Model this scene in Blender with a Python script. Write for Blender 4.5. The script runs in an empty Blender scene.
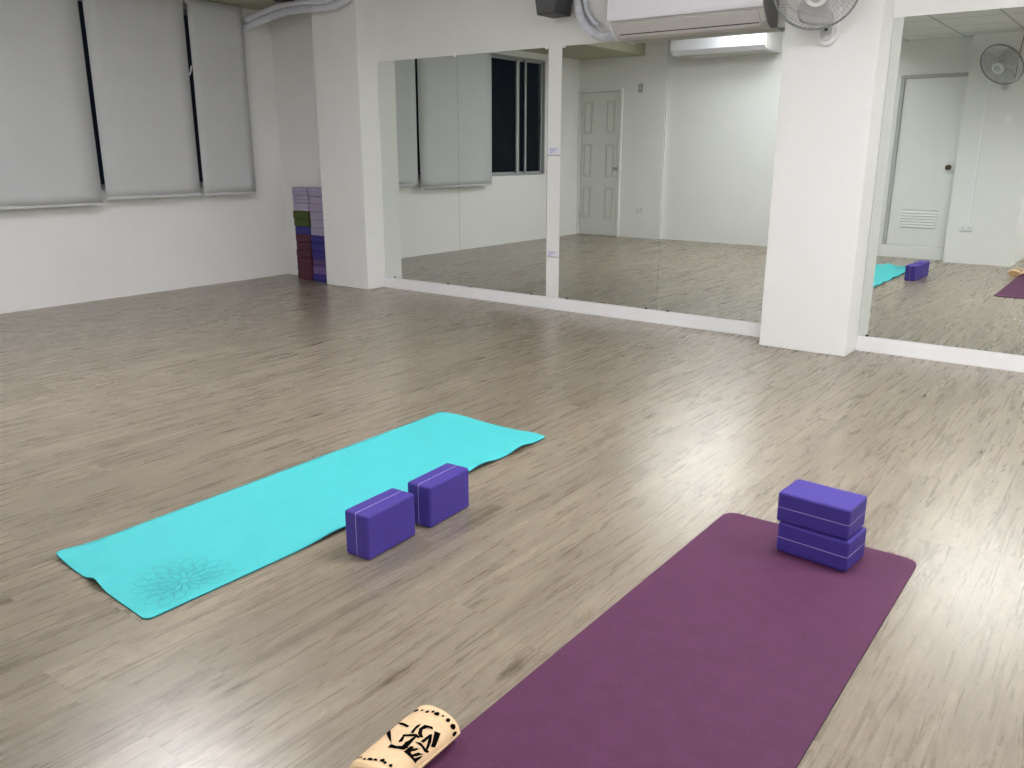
import bpy, bmesh, math, random
from mathutils import Vector, Matrix
from math import pi, sin, cos, radians
random.seed(7)
S = bpy.context.scene
COL = S.collection

# ------------------------------------------------------------------ camera
PITCH, ROLL, YAW = 0.27116, 0.00096, 0.64761
Fv = Vector((-sin(YAW)*cos(PITCH), cos(YAW)*cos(PITCH), -sin(PITCH)))
R0 = Vector((cos(YAW), sin(YAW), 0)); U0 = R0.cross(Fv)
Rv = cos(ROLL)*R0 + sin(ROLL)*U0; Uv = -sin(ROLL)*R0 + cos(ROLL)*U0
cd = bpy.data.cameras.new('camera'); cam = bpy.data.objects.new('camera', cd); COL.objects.link(cam)
cd.sensor_width = 36.0; cd.lens = 839.736/1024*36.0; cd.clip_start = 0.02; cd.clip_end = 60
m = Matrix((Rv, Uv, -Fv)).transposed().to_4x4(); m.translation = Vector((0, -5.6225, 1.2541))
cam.matrix_world = m
S.camera = cam

# ------------------------------------------------------------------ world, exposure
w = bpy.data.worlds.new('night'); S.world = w; w.use_nodes = True
w.node_tree.nodes['Background'].inputs[0].default_value = (0.004, 0.005, 0.008, 1)
w.node_tree.nodes['Background'].inputs[1].default_value = 1.0
S.view_settings.view_transform = 'Standard'; S.view_settings.look = 'None'
S.view_settings.gamma = 1.0; S.view_settings.use_curve_mapping = False
S.view_settings.exposure = 0.0
S.cycles.max_bounces = 14; S.cycles.diffuse_bounces = 6; S.cycles.glossy_bounces = 8
S.cycles.transmission_bounces = 8; S.cycles.transparent_max_bounces = 12
S.cycles.caustics_reflective = True; S.cycles.blur_glossy = 0.3
S.cycles.sample_clamp_indirect = 8.0
S.cycles.use_denoising = True
# ceiling light panels: x, y, strength, size (built by ceiling_light() below)
LIGHTS = [(-4.1, -3.4, 25.0, 2.85), (-4.1, -4.75, 11.0, 2.85), (-0.75, -2.7, 34.0, 2.85), (1.35, -1.7, 27.0, 2.85), (0.7, -6.5, 30.0, 2.48)]  # last two are unseen, added to brighten the column side and rear area
LIGHT_COL = (0.965, 0.965, 1.0, 1)

# ------------------------------------------------------------------ materials
def nt(name):
    mt = bpy.data.materials.new(name); mt.use_nodes = True
    t = mt.node_tree; b = t.nodes['Principled BSDF']
    return mt, t, b
def N(t, kind, **kw):
    n = t.nodes.new(kind)
    for k, v in kw.items(): setattr(n, k, v)
    return n
def noise(t, vec, scale, detail=4, rough=.55, dist=0.0):
    n = N(t, 'ShaderNodeTexNoise'); n.inputs['Scale'].default_value = scale
    n.inputs['Detail'].default_value = detail; n.inputs['Roughness'].default_value = rough
    n.inputs['Distortion'].default_value = dist
    if vec is not None: t.links.new(vec, n.inputs['Vector'])
    return n
def ramp(t, src, stops):
    r = N(t, 'ShaderNodeValToRGB'); t.links.new(src, r.inputs[0])
    e = r.color_ramp.elements
    while len(e) < len(stops): e.new(.5)
    for i, (p, c) in enumerate(stops):
        e[i].position = p; e[i].color = c if len(c) == 4 else (*c, 1)
    return r
def simple(name, col, rough=.5, var=.04, scale=20, bump=0.0, bscale=200, metal=0.0, spec=.5):
    mt, t, b = nt(name)
    tc = N(t, 'ShaderNodeTexCoord'); n = noise(t, tc.outputs['Object'], scale)
    lo = tuple(max(0, c*(1-var)) for c in col); hi = tuple(min(1, c*(1+var)) for c in col)
    r = ramp(t, n.outputs['Fac'], [(.3, lo), (.7, hi)])
    t.links.new(r.outputs[0], b.inputs['Base Color'])
    b.inputs['Roughness'].default_value = rough; b.inputs['Metallic'].default_value = metal
    b.inputs['Specular IOR Level'].default_value = spec
    if bump:
        n2 = noise(t, tc.outputs['Object'], bscale, 3); bp = N(t, 'ShaderNodeBump')
        bp.inputs['Strength'].default_value = bump; bp.inputs['Distance'].default_value = .002
        t.links.new(n2.outputs['Fac'], bp.inputs['Height']); t.links.new(bp.outputs[0], b.inputs['Normal'])
    return mt
M = {}
M['wall'] = simple('wall_paint', (.80, .80, .785), .75, .012, 3, .35, 60)
M['soffit'] = simple('soffit_olive', (.42, .41, .31), .8, .015, 3)  # soffit coloured darker and more olive than the walls
M['trim'] = simple('trim_paint', (.86, .86, .87), .5, .01, 6, .1, 80)
M['blind'] = simple('blind_fabric', (.54, .555, .565), .85, .02, 4, .3, 900)
M['rail'] = simple('blind_rail', (.62, .63, .64), .5, .02)
M['alu'] = simple('aluminium_frame', (.42, .43, .44), .4, .03, 30, 0, 200, .3)
M['door'] = simple('door_paint', (.78, .785, .77), .5, .015, 5, .1, 60)
M['ac_white'] = simple('ac_plastic', (.84, .83, .89), .35, .01)
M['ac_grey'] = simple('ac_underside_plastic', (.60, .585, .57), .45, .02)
M['ac_side'] = simple('ac_right_end_dark', (.22, .22, .22), .5, .02)  # right end cap alone is dark grey, the left one stays white
M['dark'] = simple('dark_plastic', (.03, .03, .032), .5, .1)
M['speaker'] = simple('speaker_box', (.055, .056, .06), .6, .1, 60, .2, 300)
M['dgrille'] = simple('speaker_grille', (.085, .085, .09), .6, .1, 200, .3, 500)
M['black'] = simple('black_ink', (.004, .0035, .0035), .95, .1, 20, 0, 200, 0, 0.0)
M['fan_white'] = simple('fan_plastic', (.78, .79, .79), .4, .02)
M['fan_grey'] = simple('fan_grey_plastic', (.56, .565, .58), .45, .04)
M['cage'] = simple('fan_cage_wire', (.50, .51, .52), .35, .03, 30, 0, 200, .4)
M['cagerim'] = simple('fan_cage_rim', (.26, .27, .28), .4, .03)
M['pipe'] = simple('pipe_wrap', (.66, .67, .74), .55, .03, 40, .4, 120)
M['steel'] = simple('steel', (.45, .44, .42), .3, .04, 30, 0, 200, .9)
M['brass'] = simple('dark_bronze', (.12, .09, .06), .35, .05, 30, 0, 200, .8)
M['label'] = simple('paper_label', (.74, .74, .82), .5, .02)
M['labelink'] = simple('label_ink', (.30, .30, .50), .6, .02)
M['door_leaf_grey'] = simple('door_leaf_paint', (.70, .705, .67), .5, .015, 5, .1, 60)  # leaf and panels slightly greyer than the door frame
M['groove_shade'] = simple('door_groove_shade', (.50, .50, .46), .7, .02)  # shade of the panel grooves and leaf gap, put into the colour
M['slot'] = simple('mid_grey', (.45, .45, .44), .6, .02)  # plain mid grey for tape, door frame, louvre backing and small fittings
def foam(name, col, rough=.62, spec=.35):
    return simple(name, col, rough, .06, 90, .35, 700, 0, spec)
M['purple'] = foam('purple_foam', (.056, .034, .27))
M['purple_line'] = simple('seam_line', (.50, .42, .72), .6)
M['n_lav'] = foam('lavender_foam', (.34, .30, .42)); M['n_green'] = foam('olive_foam', (.055, .080, .012))
M['n_blue'] = foam('blue_foam', (.032, .026, .19)); M['n_red'] = foam('maroon_foam', (.075, .018, .034))
M['n_plum'] = foam('plum_foam', (.085, .035, .15)); M['n_mauve'] = foam('mauve_foam', (.16, .10, .27))
M['line_dark'] = simple('dark_seam', (.05, .04, .09), .7)
def emit(name, strength):
    mt, t, b = nt(name); b.inputs['Base Color'].default_value = (.9, .9, .9, 1)
    b.inputs['Emission Color'].default_value = LIGHT_COL; b.inputs['Emission Strength'].default_value = strength
    return mt
# mirror
mt, t, b = nt('mirror_silver'); M['mirror'] = mt
b.inputs['Metallic'].default_value = 1; b.inputs['Roughness'].default_value = 0.0
b.inputs['Base Color'].default_value = (.80, .835, .80, 1)
M['mirror_edge'] = simple('mirror_edge', (.10, .13, .12), .3)
# glass
mt, t, b = nt('window_glass'); M['glass'] = mt
b.inputs['Base Color'].default_value = (.8, .85, .85, 1); b.inputs['Roughness'].default_value = .02
b.inputs['Transmission Weight'].default_value = 1; b.inputs['IOR'].default_value = 1.12
# purple mat
mt, t, b = nt('purple_mat'); M['pmat'] = mt
tc = N(t, 'ShaderNodeTexCoord'); n = noise(t, tc.outputs['Object'], 14, 5)
n2 = noise(t, tc.outputs['Object'], 420, 2)
r = ramp(t, n.outputs['Fac'], [(.35, (.092, .027, .070)), (.65, (.104, .031, .079))])
mx = N(t, 'ShaderNodeMix', data_type='RGBA', blend_type='OVERLAY'); mx.inputs[0].default_value = .35
t.links.new(r.outputs[0], mx.inputs[6]); t.links.new(n2.outputs['Fac'], mx.inputs[7])
t.links.new(mx.outputs[2], b.inputs['Base Color']); b.inputs['Roughness'].default_value = .65
b.inputs['Specular IOR Level'].default_value = .2
bp = N(t, 'ShaderNodeBump'); bp.inputs['Strength'].default_value = .6; bp.inputs['Distance'].default_value = .002
t.links.new(n2.outputs['Fac'], bp.inputs['Height']); t.links.new(bp.outputs[0], b.inputs['Normal'])
M['tmat'] = simple('teal_mat', (.065, .53, .55), .6, .03, 7, .5, 500, 0, .3)
M['tdark'] = simple('teal_mat_back', (.012, .10, .11), .7)
M['tline'] = simple('teal_emboss', (.04, .40, .43), .6)
M['towel'] = simple('towel_cloth', (.86, .62, .38), .9, .05, 60, .8, 900, 0, .1)
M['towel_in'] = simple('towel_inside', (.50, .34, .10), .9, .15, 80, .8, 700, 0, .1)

# floor: wood-look planks running along y
mt, t, b = nt('floor_planks'); M['floor'] = mt
L = t.links.new
tc = N(t, 'ShaderNodeTexCoord'); sep = N(t, 'ShaderNodeSeparateXYZ'); L(tc.outputs['Object'], sep.inputs[0])
def math_(op, a, bb=None, c=None):
    n = N(t, 'ShaderNodeMath', operation=op)
    for i, v in enumerate((a, bb, c)):
        if v is None: continue
        if isinstance(v, (int, float)): n.inputs[i].default_value = v
        else: L(v, n.inputs[i])
    return n.outputs[0]
PW, PL = .195, 1.22
u = math_('DIVIDE', math_('ADD', sep.outputs[0], 1.657+20*PW), PW)
iu = math_('FLOOR', u); fu = math_('FRACT', u)
wn = N(t, 'ShaderNodeTexWhiteNoise', noise_dimensions='1D'); L(iu, wn.inputs['W'])
v = math_('ADD', math_('DIVIDE', math_('ADD', sep.outputs[1], 4.843+20*PL), PL), math_('MULTIPLY', wn.outputs['Value'], 0.97))
iv = math_('FLOOR', v); fv = math_('FRACT', v)
comb = N(t, 'ShaderNodeCombineXYZ'); L(iu, comb.inputs[0]); L(iv, comb.inputs[1])
wn2 = N(t, 'ShaderNodeTexWhiteNoise', noise_dimensions='2D'); L(comb.outputs[0], wn2.inputs['Vector'])
rnd = wn2.outputs['Value']
# grain coordinates: shifted per plank
def gcoord(sx, sy, k):
    c = N(t, 'ShaderNodeCombineXYZ')
    L(math_('MULTIPLY', sep.outputs[0], sx), c.inputs[0])
    L(math_('ADD', math_('MULTIPLY', sep.outputs[1], sy), math_('MULTIPLY', rnd, 37.0)), c.inputs[1])
    L(math_('MULTIPLY', rnd, k), c.inputs[2]); return c.outputs[0]
g1 = noise(t, gcoord(40, 2.2, 31), 1.0, 7, .64, .9)      # broad streaks
g2 = noise(t, gcoord(150, 9.0, 17), 1.0, 5, .62, .8)      # fine grain
g3 = noise(t, gcoord(22, 8.0, 53), 1.0, 4, .62, 1.4)     # dark knots/blotches
g4 = noise(t, gcoord(5, .7, 71), 1.0, 2, .5)
r1 = ramp(t, g1.outputs['Fac'], [(.22, (.180, .146, .106)), (.42, (.236, .197, .147)), (.56, (.268, .228, .174)), (.76, (.365, .320, .252))])
r2 = ramp(t, g2.outputs['Fac'], [(.26, (.82, .805, .79)), (.45, (.98, .98, .98)), (.72, (1.10, 1.10, 1.10))])
r3 = ramp(t, g3.outputs['Fac'], [(.60, (1, 1, 1)), (.72, (.62, .58, .54)), (.80, (.40, .36, .33))])
r4 = ramp(t, g4.outputs['Fac'], [(.3, (.88, .87, .85)), (.7, (1.08, 1.07, 1.06))])
def mul(a, bcol, f=1.0):
    n = N(t, 'ShaderNodeMix', data_type='RGBA', blend_type='MULTIPLY'); n.inputs[0].default_value = f
    L(a, n.inputs[6]); L(bcol, n.inputs[7]); return n.outputs[2]
c = mul(mul(mul(r1.outputs[0], r2.outputs[0], .8), r3.outputs[0], .85), r4.outputs[0])
g5 = noise(t, gcoord(430, 22.0, 11), 1.0, 3, .7, .4)     # pores and fibres
r5 = ramp(t, g5.outputs['Fac'], [(.30, (.70, .69, .68)), (.50, (1, 1, 1)), (.70, (1.22, 1.21, 1.20))]); c = mul(c, r5.outputs[0], .9)
g6 = noise(t, gcoord(11, 1.1, 91), 1.0, 4, .6, 1.6)      # pale bands
r6 = ramp(t, g6.outputs['Fac'], [(.35, (.86, .85, .83)), (.65, (1.14, 1.14, 1.13))]); c = mul(c, r6.outputs[0], .9)
vo = N(t, 'ShaderNodeTexVoronoi', feature='F1'); vo.inputs['Scale'].default_value = 1.0
L(gcoord(8.5, 2.6, 23), vo.inputs['Vector'])
kn = math_('ADD', vo.outputs['Distance'], math_('MULTIPLY', math_('SUBTRACT', g1.outputs['Fac'], .5), .35))
rk = ramp(t, kn, [(.05, (.42, .38, .34)), (.12, (.70, .67, .63)), (.22, (1, 1, 1))]); c = mul(c, rk.outputs[0], .8)
# cathedral rings: warped distance field along the plank
wv = N(t, 'ShaderNodeTexWave', wave_type='RINGS', rings_direction='Z', wave_profile='SIN')
cc = N(t, 'ShaderNodeCombineXYZ')
L(math_('MULTIPLY', math_('SUBTRACT', fu, .5), 1.0), cc.inputs[0])
L(math_('MULTIPLY', math_('SUBTRACT', fv, rnd), 1.9), cc.inputs[1])
L(cc.outputs[0], wv.inputs['Vector']); wv.inputs['Scale'].default_value = 3.2; wv.inputs['Distortion'].default_value = 1.6
wv.inputs['Detail'].default_value = 2; wv.inputs['Detail Scale'].default_value = 1.5
msk = ramp(t, g4.outputs['Fac'], [(.54, (0, 0, 0)), (.66, (.30, .30, .30))])
rw = ramp(t, wv.outputs['Fac'], [(.10, (.66, .63, .60)), (.45, (1, 1, 1))])
mxr = N(t, 'ShaderNodeMix', data_type='RGBA', blend_type='MULTIPLY')
L(msk.outputs[0], mxr.inputs[0]); L(c, mxr.inputs[6]); L(rw.outputs[0], mxr.inputs[7]); c = mxr.outputs[2]
rp = ramp(t, wn2.outputs['Value'], [(0, (.93, .925, .92)), (1, (1.05, 1.045, 1.04))]); c = mul(c, rp.outputs[0])
# plank seams
ex = math_('MINIMUM', fu, math_('SUBTRACT', 1.0, fu)); ey = math_('MULTIPLY', math_('MINIMUM', fv, math_('SUBTRACT', 1.0, fv)), PL/PW)
ed = math_('MINIMUM', ex, ey)
rs = ramp(t, ed, [(.004, (.62, .60, .58)), (.012, (1, 1, 1))]); c = mul(c, rs.outputs[0], .45)
L(c, b.inputs['Base Color'])
rr = N(t, 'ShaderNodeMapRange'); L(g1.outputs['Fac'], rr.inputs[0]); rr.inputs[3].default_value = .265; rr.inputs[4].default_value = .285
L(rr.outputs[0], b.inputs['Roughness']); b.inputs['Specular IOR Level'].default_value = .95
bp = N(t, 'ShaderNodeBump'); bp.inputs['Strength'].default_value = .25; bp.inputs['Distance'].default_value = .001
L(g2.outputs['Fac'], bp.inputs['Height']); L(bp.outputs[0], b.inputs['Normal'])
# lowered tile ceiling
mt, t, b = nt('ceiling_tiles'); M['tiles'] = mt
tc = N(t, 'ShaderNodeTexCoord'); br = N(t, 'ShaderNodeTexBrick'); br.offset = 0
mp = N(t, 'ShaderNodeMapping'); mp.inputs['Location'].default_value = (1.43+.6*10, 5.07+.6*10, 0)
t.links.new(tc.outputs['Object'], mp.inputs[0]); t.links.new(mp.outputs[0], br.inputs['Vector'])
br.inputs['Color1'].default_value = (.70, .70, .68, 1); br.inputs['Color2'].default_value = (.68, .68, .66, 1)
br.inputs['Mortar'].default_value = (.42, .42, .40, 1); br.inputs['Scale'].default_value = 1
br.inputs['Mortar Size'].default_value = .012; br.inputs['Brick Width'].default_value = .6; br.inputs['Row Height'].default_value = .6
t.links.new(br.outputs['Color'], b.inputs['Base Color']); b.inputs['Roughness'].default_value = .9

# ------------------------------------------------------------------ mesh helpers
def add_box(bm, x0, x1, y0, y1, z0, z1, mi=0, mat=None):
    r = bmesh.ops.create_cube(bm, size=1)
    vs = r['verts']
    for v in vs:
        v.co = Vector(((x0+x1)/2 + v.co.x*(x1-x0), (y0+y1)/2 + v.co.y*(y1-y0), (z0+z1)/2 + v.co.z*(z1-z0)))
        if mat: v.co = mat @ v.co
    for f in {f for v in vs for f in v.link_faces}: f.material_index = mi
    return vs
def add_prism(bm, prof, x0, x1, mi=0, axis='x'):
    """extrude a closed profile of (a, b) pairs along an axis"""
    def P(a, bb, s):
        return {'x': (s, a, bb), 'y': (a, s, bb), 'z': (a, bb, s)}[axis]
    A = [bm.verts.new(P(a, q, x0)) for a, q in prof]; B = [bm.verts.new(P(a, q, x1)) for a, q in prof]
    n = len(prof); fs = [bm.faces.new(A), bm.faces.new(B[::-1])]
    for i in range(n): fs.append(bm.faces.new((A[i], B[i], B[(i+1) % n], A[(i+1) % n])))
    for f in fs: f.material_index = mi
    return fs
def add_tube(bm, pts, rad, seg=10, mi=0, cap=True, closed=False):
    pts = [Vector(p) for p in pts]; rings = []; n = len(pts)
    up = Vector((0, 0, 1)); prev = None
    for i, p in enumerate(pts):
        if closed: d = (pts[(i+1) % n]-pts[i-1]).normalized()
        else: d = (pts[min(i+1, n-1)]-pts[max(i-1, 0)]).normalized()
        a = prev if prev is not None else (up if abs(d.z) < .9 else Vector((1, 0, 0)))
        s = (a - d*a.dot(d)); s = s.normalized() if s.length > 1e-6 else d.orthogonal().normalized()
        prev = s; q = d.cross(s); r = rad[i] if isinstance(rad, (list, tuple)) else rad
        rings.append([bm.verts.new(p + r*(cos(2*pi*k/seg)*s + sin(2*pi*k/seg)*q)) for k in range(seg)])
    for i in range(n if closed else n-1):
        a, bb = rings[i], rings[(i+1) % n]
        for k in range(seg):
            f = bm.faces.new((a[k], a[(k+1) % seg], bb[(k+1) % seg], bb[k])); f.material_index = mi; f.smooth = True
    if cap and not closed:
        for rg in (rings[0][::-1], rings[-1]): f = bm.faces.new(rg); f.material_index = mi
def add_lathe(bm, prof, seg=24, mi=0, mat=None):
    """prof: (radius, z) pairs, spun about z"""
    rings = []
    for r, z in prof:
        if r < 1e-6:
            v = bm.verts.new((0, 0, z)); rings.append([v])
        else: rings.append([bm.verts.new((r*cos(2*pi*k/seg), r*sin(2*pi*k/seg), z)) for k in range(seg)])
    for a, bb in zip(rings, rings[1:]):
        for k in range(seg):
            q = [a[k % len(a)], a[(k+1) % len(a)], bb[(k+1) % len(bb)], bb[k % len(bb)]]
            q2 = []
            for v in q:
                if v not in q2: q2.append(v)
            if len(q2) > 2:
                f = bm.faces.new(q2); f.material_index = mi; f.smooth = True
    if mat:
        for rg in rings:
            for v in rg: v.co = mat @ v.co
def smooth_path(pts, n=8):
    pts = [Vector(p) for p in pts]; out = []
    P = [pts[0]] + pts + [pts[-1]]
    for i in range(1, len(P)-2):
        for k in range(n):
            s = k/n; a, bb, c, d = P[i-1], P[i], P[i+1], P[i+2]
            out.append(.5*((2*bb) + (-a+c)*s + (2*a-5*bb+4*c-d)*s*s + (-a+3*bb-3*c+d)*s**3))
    out.append(pts[-1]); return out
def obj(name, bm, mats, parent=None, bevel=0, seg=2, smooth=False, recalc=True):
    if recalc: bmesh.ops.recalc_face_normals(bm, faces=bm.faces)
    me = bpy.data.meshes.new(name); bm.to_mesh(me); bm.free()
    for mm in (mats if isinstance(mats, (list, tuple)) else [mats]): me.materials.append(mm)
    if smooth:
        for p in me.polygons: p.use_smooth = True
    o = bpy.data.objects.new(name, me); COL.objects.link(o)
    if parent: o.parent = parent
    if bevel:
        bv = o.modifiers.new('bevel', 'BEVEL'); bv.width = bevel; bv.segments = seg; bv.limit_method = 'ANGLE'; bv.angle_limit = radians(40)
        if seg > 1: bv.harden_normals = False
    return o
def boxobj(name, dims, mat, parent=None, bevel=0, seg=2):
    bm = bmesh.new(); add_box(bm, *dims); return obj(name, bm, mat, parent, bevel, seg)
def tag(o, label, cat, group=None, kind=None):
    o['label'] = label; o['category'] = cat
    if group: o['group'] = group
    if kind: o['kind'] = kind
    return o
def thing(name, label, cat, loc=(0, 0, 0), rot=(0, 0, 0), group=None):
    o = bpy.data.objects.new(name, None); COL.objects.link(o); o.empty_display_size = .05
    o.location = loc; o.rotation_euler = rot
    return tag(o, label, cat, group)
def dup(root, loc, rot=(0, 0, 0), label=None):
    r = root.copy(); COL.objects.link(r); r.location = loc; r.rotation_euler = rot
    if label: r['label'] = label
    def rec(src, dst):
        for ch in list(src.children):
            c = ch.copy(); COL.objects.link(c); c.parent = dst; rec(ch, c)
    rec(root, r); return r
def struct(o, label=None, cat=None):
    o['kind'] = 'structure'
    if label: o['label'] = label
    if cat: o['category'] = cat
    return o

# ------------------------------------------------------------------ room shell
XL, XR, YBK, ZC, ZS, ZLOW = -7.21, 2.6, -8.2, 2.85, 2.55, 2.48
XSOF = -6.14            # edge of the lower soffit along the windows
XLOW, YLOW = -3.2, -3.3  # lowered tile ceiling towards the entrance
struct(boxobj('floor', (XL-.1, XR+.1, YBK-.1, .1, -.1, 0), M['floor']), 'wood-look plank floor in grey beige', 'floor')
bm = bmesh.new()
add_box(bm, XSOF, XLOW, -5.8, .1, ZC, ZC+.1); add_box(bm, XLOW, XR+.1, YLOW, .1, ZC, ZC+.1)
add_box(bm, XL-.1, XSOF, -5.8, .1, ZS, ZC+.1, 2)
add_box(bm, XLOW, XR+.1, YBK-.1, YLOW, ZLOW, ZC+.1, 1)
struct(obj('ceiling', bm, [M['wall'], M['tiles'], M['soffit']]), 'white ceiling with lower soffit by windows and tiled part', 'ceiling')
bm = bmesh.new(); add_box(bm, XL-.12, XR+.12, .006, .12, 0, ZC)
# header over the mirrors, wall between and beside them, flush with the glass
add_box(bm, -5.75, XR, 0, .006, 2.011, ZC); add_box(bm, -3.906, -3.783, 0, .006, .1, 2.011)
add_box(bm, -7.21, -5.75, 0, .006, 0, ZC)
struct(obj('wall_front', bm, M['wall']), 'white wall carrying the mirrors', 'wall')
struct(boxobj('wall_column', (-1.993, -1.434, -.2496, .01, 0, ZC), M['wall'], bevel=.006), 'white square column between the mirrors', 'column')
struct(boxobj('wall_pillar', (-6.343, -5.763, -.2245, .01, 0, ZC), M['wall'], bevel=.006), 'white pillar at left of mirrors', 'column')
# left wall with the window opening
WY0, WY1, WZ0, WZ1 = -4.68, -.45, .92, 2.47
bm = bmesh.new()
add_box(bm, XL-.12, XL, -5.8, .12, 0, WZ0); add_box(bm, XL-.12, XL, -5.8, .12, WZ1, ZC)
add_box(bm, XL-.12, XL, -5.8, WY0, WZ0, WZ1); add_box(bm, XL-.12, XL, WY1, .12, WZ0, WZ1)
struct(obj('wall_left', bm, M['wall']), 'white window wall', 'wall')
bm = bmesh.new()
for a in ((-7.33, -5.79, -5.60), (-5.79, XLOW, -5.665), (XLOW, -1.93, -5.47)):
    add_box(bm, a[0], a[1], -5.9, a[2], 0, ZC)
add_box(bm, -1.93, -1.232, -8.3, -5.295, 0, ZC)
add_box(bm, -1.232, XR+.1, -8.3, YBK, 0, ZC)
struct(obj('wall_back', bm, M['wall']), 'white wall opposite the mirrors', 'wall')
struct(boxobj('wall_right', (XR, XR+.12, -8.3, .12, 0, ZC), M['wall']), 'white wall', 'wall')
# base strips under the mirrors
struct(boxobj('trim_1', (-5.763, -1.993, -.008, .01, 0, .098), M['trim'], bevel=.002), 'white kerb strip under left mirrors', 'trim')
struct(boxobj('trim_2', (-1.434, 1.3, -.008, .01, 0, .098), M['trim'], bevel=.002), 'white kerb strip under right mirror', 'trim')

# ------------------------------------------------------------------ window
def frame_boxes(bm, x0, x1, y0, y1, z0, z1, wd):
    add_box(bm, x0, x1, y0, y1, z0, z0+wd); add_box(bm, x0, x1, y0, y1, z1-wd, z1)
    add_box(bm, x0, x1, y0, y0+wd, z0+wd, z1-wd); add_box(bm, x0, x1, y1-wd, y1, z0+wd, z1-wd)
bm = bmesh.new(); frame_boxes(bm, -7.30, -7.205, WY0, WY1, WZ0, WZ1, .02)
win = struct(obj('window_1', bm, M['alu'], bevel=.002), 'aluminium sliding window showing night outside', 'window')
for k, (a, c_, xs) in enumerate(((-4.65, -4.24, -7.25), (-4.31, -3.30, -7.275), (-3.33, -2.30, -7.25), (-2.36, -1.42, -7.275), (-1.48, -.48, -7.25))):
    bm = bmesh.new(); frame_boxes(bm, xs-.012, xs+.012, a, c_, WZ0+.02, WZ1-.02, .028)
    s = obj('sash', bm, M['alu'], win, bevel=.002)
    boxobj('pane', (xs-.003, xs+.003, a+.03, c_-.03, WZ0+.06, WZ1-.06), M['glass'], s)
bm = bmesh.new(); add_box(bm, -7.262, -7.238, -4.105, -4.045, WZ0+.03, WZ1-.03); obj('mullion', bm, M['alu'], win, bevel=.002)

# ------------------------------------------------------------------ roller blinds
def blind(y0, y1, zb, label, x=-7.10, tilt=0.0):
    ym = (y0+y1)/2; hw = (y1-y0)/2
    t_ = thing('roller_blind', label, 'blind', (x, ym, zb), group='roller blinds on the window wall')
    H = 2.545-zb; bm = bmesh.new(); nx, nz = 8, 24
    front = []
    for i in range(nz+1):
        row = []
        for j in range(nx+1):
            s = j/nx*2-1; z = .02 + (H-.022)*i/nz
            bow = .003*sin(2.3*s+i*.2)*(1-i/nz)
            row.append((bow, s*hw, z + tilt*s*(1-i/nz)))
        front.append(row)
    V = [[bm.verts.new((p[0]+.0006, p[1], p[2])) for p in r_] for r_ in front]
    W = [[bm.verts.new((p[0]-.0006, p[1], p[2])) for p in r_] for r_ in front]
    for i in range(nz):
        for j in range(nx):
            bm.faces.new((V[i][j], V[i][j+1], V[i+1][j+1], V[i+1][j])); bm.faces.new((W[i][j], W[i+1][j], W[i+1][j+1], W[i][j+1]))
    for j in range(nx):
        bm.faces.new((V[0][j], W[0][j], W[0][j+1], V[0][j+1])); bm.faces.new((V[nz][j], V[nz][j+1], W[nz][j+1], W[nz][j]))
    for i in range(nz):
        bm.faces.new((V[i][0], V[i+1][0], W[i+1][0], W[i][0])); bm.faces.new((V[i][nx], W[i][nx], W[i+1][nx], V[i+1][nx]))
    obj('fabric', bm, M['blind'], t_, smooth=True)
    bm = bmesh.new(); add_prism(bm, [(-.005, .0), (.0008, .0), (.0008, .024), (-.005, .024)], -hw, hw, 0, 'x'); bmesh.ops.rotate(bm, verts=bm.verts, cent=(0, 0, 0), matrix=Matrix(((0, 1, 0), (1, 0, 0), (0, 0, 1)))); obj('bottom_rail', bm, M['blind'], t_)
    bm = bmesh.new(); add_tube(bm, [(-.026, -hw-.004, H-.026), (-.026, hw+.004, H-.026)], .022, 14); obj('roller_tube', bm, M['rail'], t_)
    for s in (-1, 1): boxobj('bracket', (-.05, -.004, s*(hw+.006)-.0015, s*(hw+.006)+.0015, H-.05, H+.004), M['rail'], t_)
    return t_
blind(-.975, -.405, .845, 'narrow grey roller blind nearest the mirror wall corner', tilt=.0)
blind(-1.905, -1.015, .850, 'grey roller blind hanging between the narrow corner blind and the wide one', tilt=.008)
b1 = blind(-3.32, -1.945, .812, 'widest grey roller blind, at the left edge of the photo', tilt=.0)
# bead chain with a small cleat beside the corner blind
bm = bmesh.new(); add_tube(bm, smooth_path([(-7.13, -.385, 2.46), (-7.135, -.38, 1.6), (-7.135, -.375, .95)], 4), .003, 6)
add_tube(bm, smooth_path([(-7.165, -.385, 2.46), (-7.165, -.375, 1.6), (-7.135, -.375, .95)], 4), .003, 6)
ch = obj('blind_chain', bm, M['rail']); tag(ch, 'thin pull chain hanging beside the narrow corner blind', 'chain')
bm = bmesh.new(); add_tube(bm, [(-7.1, -.985, 1.98), (-7.098, -1.0, 1.93), (-7.1, -1.012, 1.9)], .006, 6)
tag(obj('blind_cleat', bm, M['label']), 'small white clip in the gap beside the corner blind', 'clip')

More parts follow.
